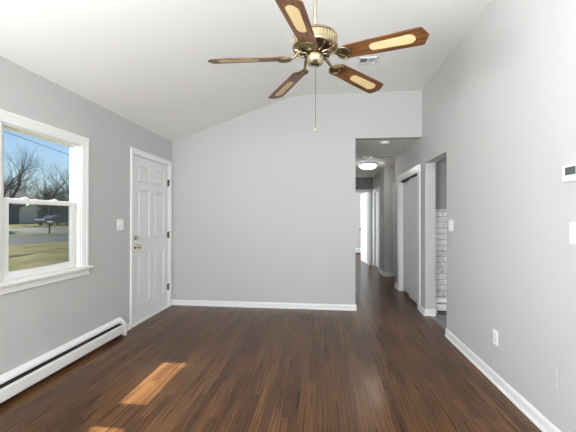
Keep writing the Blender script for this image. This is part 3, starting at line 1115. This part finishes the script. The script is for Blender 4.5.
# ------------------------------------------------------------------ plates on walls
def wall_plate(name, x, nsign, yc, zc, w_, h_, label, cat, mat=None, rockers=0, toggles=0, sockets=False, group=None):
    mat = mat or M_PLASTIC
    e = empty(name, (x, yc, zc), label, cat, group)

    def bx(m, t0, t1, a0, a1, z0, z1, bev=0.0015):
        lo, hi = sorted((x + nsign * t0, x + nsign * t1))
        m.box(lo, hi, a0, a1, z0, z1, bev)
    m = MB()
    bx(m, 0, 0.006, yc - w_ / 2, yc + w_ / 2, zc - h_ / 2, zc + h_ / 2, 0.0025)
    m.build('cover_plate', mat, e)
    n = rockers or toggles
    for i in range(n):
        oy = yc + (i - (n - 1) / 2) * 0.046
        m = MB()
        if rockers:
            bx(m, 0.004, 0.009, oy - 0.016, oy + 0.016, zc - 0.033, zc + 0.033)
            m.build('rocker', mat, e)
        else:
            bx(m, 0.004, 0.0075, oy - 0.006, oy + 0.006, zc - 0.013, zc + 0.013)
            bx(m, 0.005, 0.017, oy - 0.004, oy + 0.004, zc + 0.000, zc + 0.011)
            m.build('toggle', mat, e)
    if sockets:
        for dz in (-0.021, 0.021):
            m = MB()
            bx(m, 0.004, 0.008, yc - 0.016, yc + 0.016, zc + dz - 0.0145, zc + dz + 0.0145, 0.003)
            so = m.build('socket', mat, e)
            m = MB()
            for s in (-1, 1):
                bx(m, 0.0075, 0.0083, yc + s * 0.0065 - 0.0012, yc + s * 0.0065 + 0.0012, zc + dz - 0.002, zc + dz + 0.008, 0)
            bx(m, 0.0075, 0.0083, yc - 0.0025, yc + 0.0025, zc + dz - 0.010, zc + dz - 0.006, 0)
            m.build('slots', M_SLOT, so)
    return e


wall_plate('light_switch', XL, 1, 3.470, 1.2175, 0.116, 0.118, 'white double toggle switch left of the front door', 'light switch', toggles=2)
wall_plate('light_switch', XR, -1, 3.690, 1.217, 0.116, 0.118, 'white double rocker switch beside the kitchen opening', 'light switch', rockers=2)
wall_plate('light_switch', XR, -1, 1.938, 1.216, 0.074, 0.118, 'white toggle switch under the thermostat at the right edge', 'light switch', toggles=1)
wall_plate('power_outlet', XR, -1, 2.770, 0.362, 0.072, 0.116, 'white double power outlet low on the right wall', 'outlet', sockets=True)
M_PAINTED = M_WALL
wall_plate('blank_plate', XR, -1, 2.118, 0.367, 0.074, 0.116, 'blank plate painted over in wall grey, nearest low on the right wall', 'cover plate', mat=M_WALL)

e = empty('thermostat', (XR, 1.935, 1.542), 'white thermostat with dark display at the right edge', 'thermostat')
MB().box(XR - 0.026, XR, 1.868, 2.002, 1.497, 1.588, 0.006).build('case', M_PLASTIC, e)
MB().box(XR - 0.0272, XR - 0.025, 1.898, 1.976, 1.530, 1.574, 0.0005).build('display', M_LCD, e)
for yy in (1.905, 1.935, 1.965):
    MB().box(XR - 0.028, XR - 0.025, yy - .009, yy + .009, 1.506, 1.516, 0.001).build('button', M_VINYL, e)

e = empty('door_stop', (0.322, D - 0.013, 0.045), 'small white spring door stop on the back baseboard near the hall', 'door stop')
m = MB()
m.lathe([(0.0, 0), (0.011, 0), (0.011, 0.004), (0.006, 0.006), (0.005, 0.008), (0.0055, 0.050), (0.0, 0.050)], (0.322, D - 0.013, 0.045), (0, -1, 0), 14)
m.build('spring', M_NICKEL, e, angle=40)
MB().lathe([(0.0, 0.048), (0.008, 0.048), (0.009, 0.056), (0.006, 0.063), (0, 0.063)], (0.322, D - 0.013, 0.045), (0, -1, 0), 14).build('rubber_tip', M_PLASTIC, e, smooth=True)


# ------------------------------------------------------------------ outside the left window
def gz(s):
    """height of the ground at distance s from the house front"""
    if s < 30:
        return -0.40
    if s < 36.5:
        return -0.40 + 0.62 * (s - 30) / 6.5
    return 0.22


def strip(name, s0, s1, y0, y1, mat, label, cat, dz=0.0):
    cuts = sorted({s0, s1, *[c for c in (30, 36.5) if s0 < c < s1]})
    m = MB()
    top = [(-s, gz(s) + dz) for s in cuts]
    m.prism(top + [(-cuts[-1], -1.0), (-cuts[0], -1.0)], 'y', y0, y1)
    return structure(m.build(name, mat), label, cat)


strip('ground', 2.401, 18.6, -20, 150, M_LAWN, 'patchy green and straw coloured front lawn outside the window', 'lawn')
strip('street', 18.6, 26.6, -20, 150, M_ASPHALT, 'grey asphalt street beyond the lawn', 'street', -0.03)
strip('verge', 26.6, 29.6, -20, 150, M_LAWN, 'strip of grass across the street with the mailbox', 'lawn')
strip('driveway', 29.6, 34.5, -20, 150, M_CONC, 'pale concrete drive between two strips of grass', 'driveway', 0.0)
strip('yard', 34.5, 160, -20, 190, M_LAWN, 'grass yard in front of the house across the street', 'lawn')

# low dark patch on the lawn
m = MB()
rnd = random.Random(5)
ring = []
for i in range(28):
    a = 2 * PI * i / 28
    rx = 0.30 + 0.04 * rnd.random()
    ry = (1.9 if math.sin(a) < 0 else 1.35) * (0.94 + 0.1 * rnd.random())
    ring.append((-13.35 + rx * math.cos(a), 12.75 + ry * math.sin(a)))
M_PATCH = plain('dark_patch', (0.016, 0.014, 0.012), 0.95, vary=0.4, vscale=18)
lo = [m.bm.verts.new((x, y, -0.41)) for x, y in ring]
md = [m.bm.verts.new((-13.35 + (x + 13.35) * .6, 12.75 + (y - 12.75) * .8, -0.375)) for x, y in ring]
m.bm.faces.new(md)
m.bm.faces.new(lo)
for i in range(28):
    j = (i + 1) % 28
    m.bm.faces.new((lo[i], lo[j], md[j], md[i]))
tag(m.build('lawn_patch', M_PATCH), 'long dark patch on the front lawn', 'mulch bed')

# house across the street
M_SIDING = plain('slate_blue_siding', (0.085, 0.115, 0.16), 0.8, vary=0.1, vscale=1)
M_GARAGE = plain('pale_blue_grey_garage_paint', (0.74, 0.78, 0.84), 0.6, vary=0.05, vscale=2)
M_ROOF = plain('dark_roof_shingle', (0.040, 0.043, 0.050), 0.95, vary=0.3, vscale=5)
M_PALE = plain('pale_fascia_paint', (0.80, 0.83, 0.87), 0.6)
HX, HY0, HY1 = -48.0, 38.5, 52.0
GZ = 0.25
house = empty('house', (HX - 4, 45, GZ), 'slate blue house with pale garage door across the street', 'house')
m = MB().box(HX - 9, HX, HY0, HY1, GZ - 0.4, 3.25)
for i in range(20):
    m.box(HX, HX + 0.02, HY0, HY1, GZ + 0.02 + i * 0.15, GZ + 0.03 + i * 0.15)
m.build('walls', M_SIDING, house)
m = MB().prism([(HX + 0.5, 3.15), (HX - 4.5, 5.9), (HX - 9.5, 3.15), (HX - 9.5, 3.0), (HX - 4.5, 5.72), (HX + 0.5, 3.0)], 'y', HY0 - .5, HY1 + .5)
rf = m.build('roof', M_ROOF, house)
m = MB().prism([(HX - 9, 3.2), (HX, 3.2), (HX - 4.5, 5.72)], 'y', HY0, HY1)
m.build('gable', M_SIDING, house)
m = MB().prism([(47.3, 2.62), (51.5, 2.62), (49.4, 3.55)], 'x', HX, HX + 0.55)
m.build('garage_gable', M_PALE, house)
m = MB().box(HX, HX + .08, 47.75, 47.95, GZ, 2.62).box(HX, HX + .08, 50.85, 51.05, GZ, 2.62).box(HX, HX + .08, 47.75, 51.05, 2.42, 2.62)
gf = m.build('garage_frame', M_PALE, house)
m = MB()
for r in range(4):
    z0 = GZ + 0.03 + r * 0.535
    m.box(HX, HX + 0.04, 47.95, 50.85, z0, z0 + 0.52)
    for c in range(4):
        y0 = 48.02 + c * 0.715
        m.box(HX + 0.04, HX + 0.06, y0, y0 + 0.62, z0 + 0.09, z0 + 0.43, 0.008)
m.build('garage_door', M_GARAGE, house)
for wy in (40.2, 44.6):
    wf = MB().box(HX, HX + 0.07, wy, wy + 1.4, 1.1, 2.5).build('window', M_PALE, house)
    MB().box(HX + 0.06, HX + 0.08, wy + .1, wy + .66, 1.2, 2.4).box(HX + 0.06, HX + 0.08, wy + .74, wy + 1.3, 1.2, 2.4).build('pane', M_LCD, wf)

# parked car, side on
M_CAR = plain('dark_blue_car_paint', (0.050, 0.056, 0.115), 0.25, spec=0.6)
M_CARGLASS = plain('dark_car_glass', (0.10, 0.12, 0.15), 0.08)
M_TYRE = plain('black_tyre', (0.01, 0.01, 0.01), 0.8)
CX, CY = -37.4, 42.6
cz = gz(37.4)
car = empty('car', (CX, CY, cz), 'dark blue car parked side on in the yard across the street', 'car')
prof = [(-2.42, 0.42), (-2.45, 0.72), (-2.30, 0.88), (-1.25, 1.0), (-0.55, 1.42), (0.10, 1.52), (1.05, 1.48), (1.85, 1.12), (2.35, 1.05), (2.44, 0.75), (2.40, 0.42),
        (1.90, 0.30), (1.75, 0.55), (1.45, 0.66), (1.15, 0.55), (1.02, 0.28), (-1.0, 0.28), (-1.13, 0.55), (-1.43, 0.66), (-1.73, 0.55), (-1.88, 0.32)]
m = MB()
m.prism([(CY + a, cz + b * 0.95) for a, b in prof], 'x', CX - 0.85, CX + 0.85)
bmesh.ops.recalc_face_normals(m.bm, faces=m.bm.faces[:])
bmesh.ops.bevel(m.bm, geom=[e_ for e_ in m.bm.edges if abs(e_.verts[0].co.x - e_.verts[1].co.x) < 1e-5], offset=0.09, segments=2, affect='EDGES')
m.build('body', M_CAR, car, angle=40)
for sx in (CX - 0.853, CX + 0.833):
    m = MB().prism([(CY - 1.02, cz + .97), (CY - .50, cz + 1.30), (CY + .05, cz + 1.38), (CY + .05, cz + .97)], 'x', sx, sx + .02)
    m.build('front_window', M_CARGLASS, car)
    m = MB().prism([(CY + .12, cz + .97), (CY + .12, cz + 1.38), (CY + 1.0, cz + 1.34), (CY + 1.55, cz + 1.05)], 'x', sx, sx + .02)
    m.build('rear_window', M_CARGLASS, car)
for wy in (-1.43, 1.45):
    for wx in (-0.78, 0.78):
        wh = MB().lathe([(0, -0.10), (0.22, -0.10), (0.31, -0.08), (0.325, 0), (0.31, 0.08), (0.22, 0.10), (0, 0.10)], (CX + wx, CY + wy, cz + 0.305), (1, 0, 0), 20).build('wheel', M_TYRE, car, angle=40)
        MB().lathe([(0, -0.112), (0.19, -0.108), (0.19, 0.108), (0, 0.112)], (CX + wx, CY + wy, cz + 0.305), (1, 0, 0), 12).build('hubcap', M_NICKEL, wh)
for hx in (-.64, .64):
    MB().box(CX + hx - .14, CX + hx + .14, CY - 2.42, CY - 2.30, cz + .60, cz + .74, .02).build('headlight', M_PLASTIC, car)

# mailbox
mx_, my_ = -28.4, 31.75
mail = empty('mailbox', (mx_, my_, -0.4), 'mailbox on a dark post at the edge of the street', 'mailbox')
MB().box(mx_ - .05, mx_ + .05, my_ - .05, my_ + .05, -0.45, 0.62, .008).box(mx_ - .04, mx_ + .30, my_ - .04, my_ + .04, 0.53, 0.60).build('post', M_BARK, mail)
m = MB()
half_r = [(my_ - .15, 0.62), (my_ + .15, 0.62), (my_ + .15, .78)] + [(my_ + .15 * math.cos(t), .78 + .12 * math.sin(t)) for t in (PI * .15, PI * .35, PI * .5, PI * .65, PI * .85)] + [(my_ - .15, .78)]
m.prism(half_r, 'x', mx_ - .20, mx_ + .34)
m.build('box', plain('pale_mailbox_paint', (0.30, 0.30, 0.31), 0.5), mail)
MB().box(mx_ + .05, mx_ + .08, my_ - .17, my_ - .15, .74, .92).build('flag', plain('red_flag_paint', (0.3, 0.02, 0.02), .5), mail)

# overhead wires along the street, strung between two poles outside the view
m = MB()
m.tube([(-26.0, 10 + 2 * i, 8.25 - 0.078 * (2 * i - 14.4) + 0.0006 * (2 * i - 26) ** 2) for i in range(27)], 0.022, 5)
tag(m.build('utility_wire', M_SLOT), 'dark utility wire crossing the sky outside the window', 'wire')
pole = empty('utility_pole', (-26.75, 62.0, -0.4), 'wooden utility pole beside the street carrying the wires', 'utility pole')
MB().tube([(-26.75, 62, -0.6), (-26.75, 62, 8.6)], [0.16, 0.11], 12).build('pole', M_BARK, pole)
MB().box(-27.9, -25.6, 61.93, 62.07, 6.1, 6.25).build('crossarm', M_BARK, pole)
pole = empty('utility_pole', (-26.75, 10.0, -0.4), 'wooden utility pole nearer the house left of the window view', 'utility pole')
MB().tube([(-26.75, 10, -0.6), (-26.75, 10, 9.4)], [0.16, 0.11], 12).build('pole', M_BARK, pole)
MB().box(-27.9, -25.6, 9.93, 10.07, 7.3, 7.45).build('crossarm', M_BARK, pole)


# bare trees
def bare_tree(name, seed, loc, h, lean=(0, 0), levels=6, spread=0.62, trunk_r=None, label='', group=None):
    rnd = random.Random(seed)
    x, y = loc
    z = gz(-x) - 0.15
    e = empty(name, (x, y, z), label, 'tree', group)
    r0 = trunk_r or h * 0.026
    br = MB()
    tw = MB()
    tr = MB()

    def grow(p, d, ln, r, lv):
        n = 3
        pts, rad = [p], [r]
        q, dd = p, d
        for i in range(n):
            dd = (dd + Vector((rnd.uniform(-1, 1), rnd.uniform(-1, 1), rnd.uniform(-.4, .8))) * 0.16).normalized()
            q = q + dd * ln / n
            pts.append(q)
            rad.append(r * (1 - 0.45 * (i + 1) / n))
        tgt = tr if lv == levels else (br if lv > 2 else tw)
        tgt.tube(pts, rad, 8 if lv == levels else (5 if lv > 2 else 3), cap=False)
        if lv == 0:
            return
        k = rnd.choice((3, 3, 4)) if lv > 1 else 3
        for c in range(k):
            t = 1.0 if c == 0 else rnd.uniform(0.45, 0.95)
            i = min(int(t * n), n - 1)
            bp = pts[i].lerp(pts[i + 1], t * n - i)
            az = rnd.uniform(0, 2 * PI)
            tilt = (0.25 if c == 0 else spread) * rnd.uniform(0.7, 1.3)
            o = dd.orthogonal().normalized()
            o = Matrix.Rotation(az, 3, dd) @ o
            nd = (dd * math.cos(tilt) + o * math.sin(tilt) + Vector((0, 0, 0.10))).normalized()
            grow(bp, nd, ln * rnd.uniform(0.62, 0.84), rad[i + 1] * (0.88 if c == 0 else 0.70), lv - 1)
    grow(Vector((x, y, z)), Vector((lean[0], lean[1], 1)).normalized(), h * 0.27, r0, levels)
    tr.build('trunk', M_BARK, e)
    br.build('branches', M_BARK, e)
    t_ = tw.build('twigs', M_BARK, e)
    t_['kind'] = 'stuff'
    return e


bare_tree('bare_tree', 11, (-41.0, 45.6), 12.5, (0.05, 0.10), 6, label='tall bare tree rising in front of the garage across the street')
bare_tree('bare_tree', 23, (-41.0, 50.6), 11.5, (0.0, 0.25), 6, label='bare tree leaning right just behind the parked car')
bare_tree('bare_tree', 37, (-39.0, 37.0), 12.0, (0.0, 0.05), 6, label='bare tree at the left side of the window view, before the slate blue house')
bare_tree('bare_tree', 41, (-33.5, 30.4), 11.5, (0.0, 0.30), 6, label='nearest bare tree, its limbs reaching across the upper left of the window')
bare_tree('bare_tree', 58, (-46.0, 56.0), 13.0, (0.0, 0.10), 6, label='bare tree standing at the right side of the window view')
proto_t = bare_tree('bare_tree', 51, (-66.0, 62.0), 13.5, (0, 0), 6, label='bare tree in the wood line behind the house', group='bare trees of the wood line')
proto_u = bare_tree('bare_tree', 77, (-64.0, 72.0), 12.5, (0, 0), 6, label='bare tree in the wood line behind the house', group='bare trees of the wood line')


def copy_thing(src, loc, rz, sc):
    c = src.copy()
    COL.objects.link(c)
    c.location = loc
    c.rotation_euler = (0, 0, rz)
    c.scale = (sc, sc, sc)
    for ch_ in list(src.children):
        d = ch_.copy()
        COL.objects.link(d)
        d.parent = c
    return c


rnd = random.Random(9)
for i in range(20):
    src = (proto_t, proto_u)[i % 2]
    s = 60 + 22 * rnd.random()
    yy = s * (0.90 + 0.40 * (i + rnd.random()) / 20)
    copy_thing(src, (-s, yy, gz(s) - .15), rnd.uniform(0, 6.28), rnd.uniform(0.70, 1.05))

# evergreen / brush thicket at the foot of the wood line
M_BRUSH = plain('brown_brush', (0.030, 0.027, 0.022), 0.95, vary=0.4, vscale=3)


def brush(loc, w_, h_, seed, label, group=None):
    rnd_ = random.Random(seed)
    m_ = MB()
    for i in range(420):
        a, rr = rnd_.uniform(0, 6.28), math.sqrt(rnd_.random()) * w_ / 2
        p = Vector((loc[0] + rr * math.cos(a), loc[1] + rr * math.sin(a), gz(-loc[0]) - 0.1))
        hh = h_ * rnd_.uniform(0.4, 1.0) * (1 - 0.35 * (rr / (w_ / 2)) ** 2)
        q = p + Vector((rnd_.uniform(-.5, .5), rnd_.uniform(-.5, .5), 1)) * hh
        m_.tube([p, p.lerp(q, .5) + Vector((rnd_.uniform(-.2, .2), rnd_.uniform(-.2, .2), 0)), q], [0.06, 0.045, 0.015], 3, cap=False)
    return tag(m_.build('thicket', M_BRUSH), label, 'shrub', group)


for i, (s, yy) in enumerate(((56, 57.5), (57, 63.0), (58, 69.0), (60, 75.0), (62, 54.0))):
    brush((-s, yy), 6.5, 4.2, 40 + i, 'brown leafless thicket behind the parked car', 'thickets behind the car')
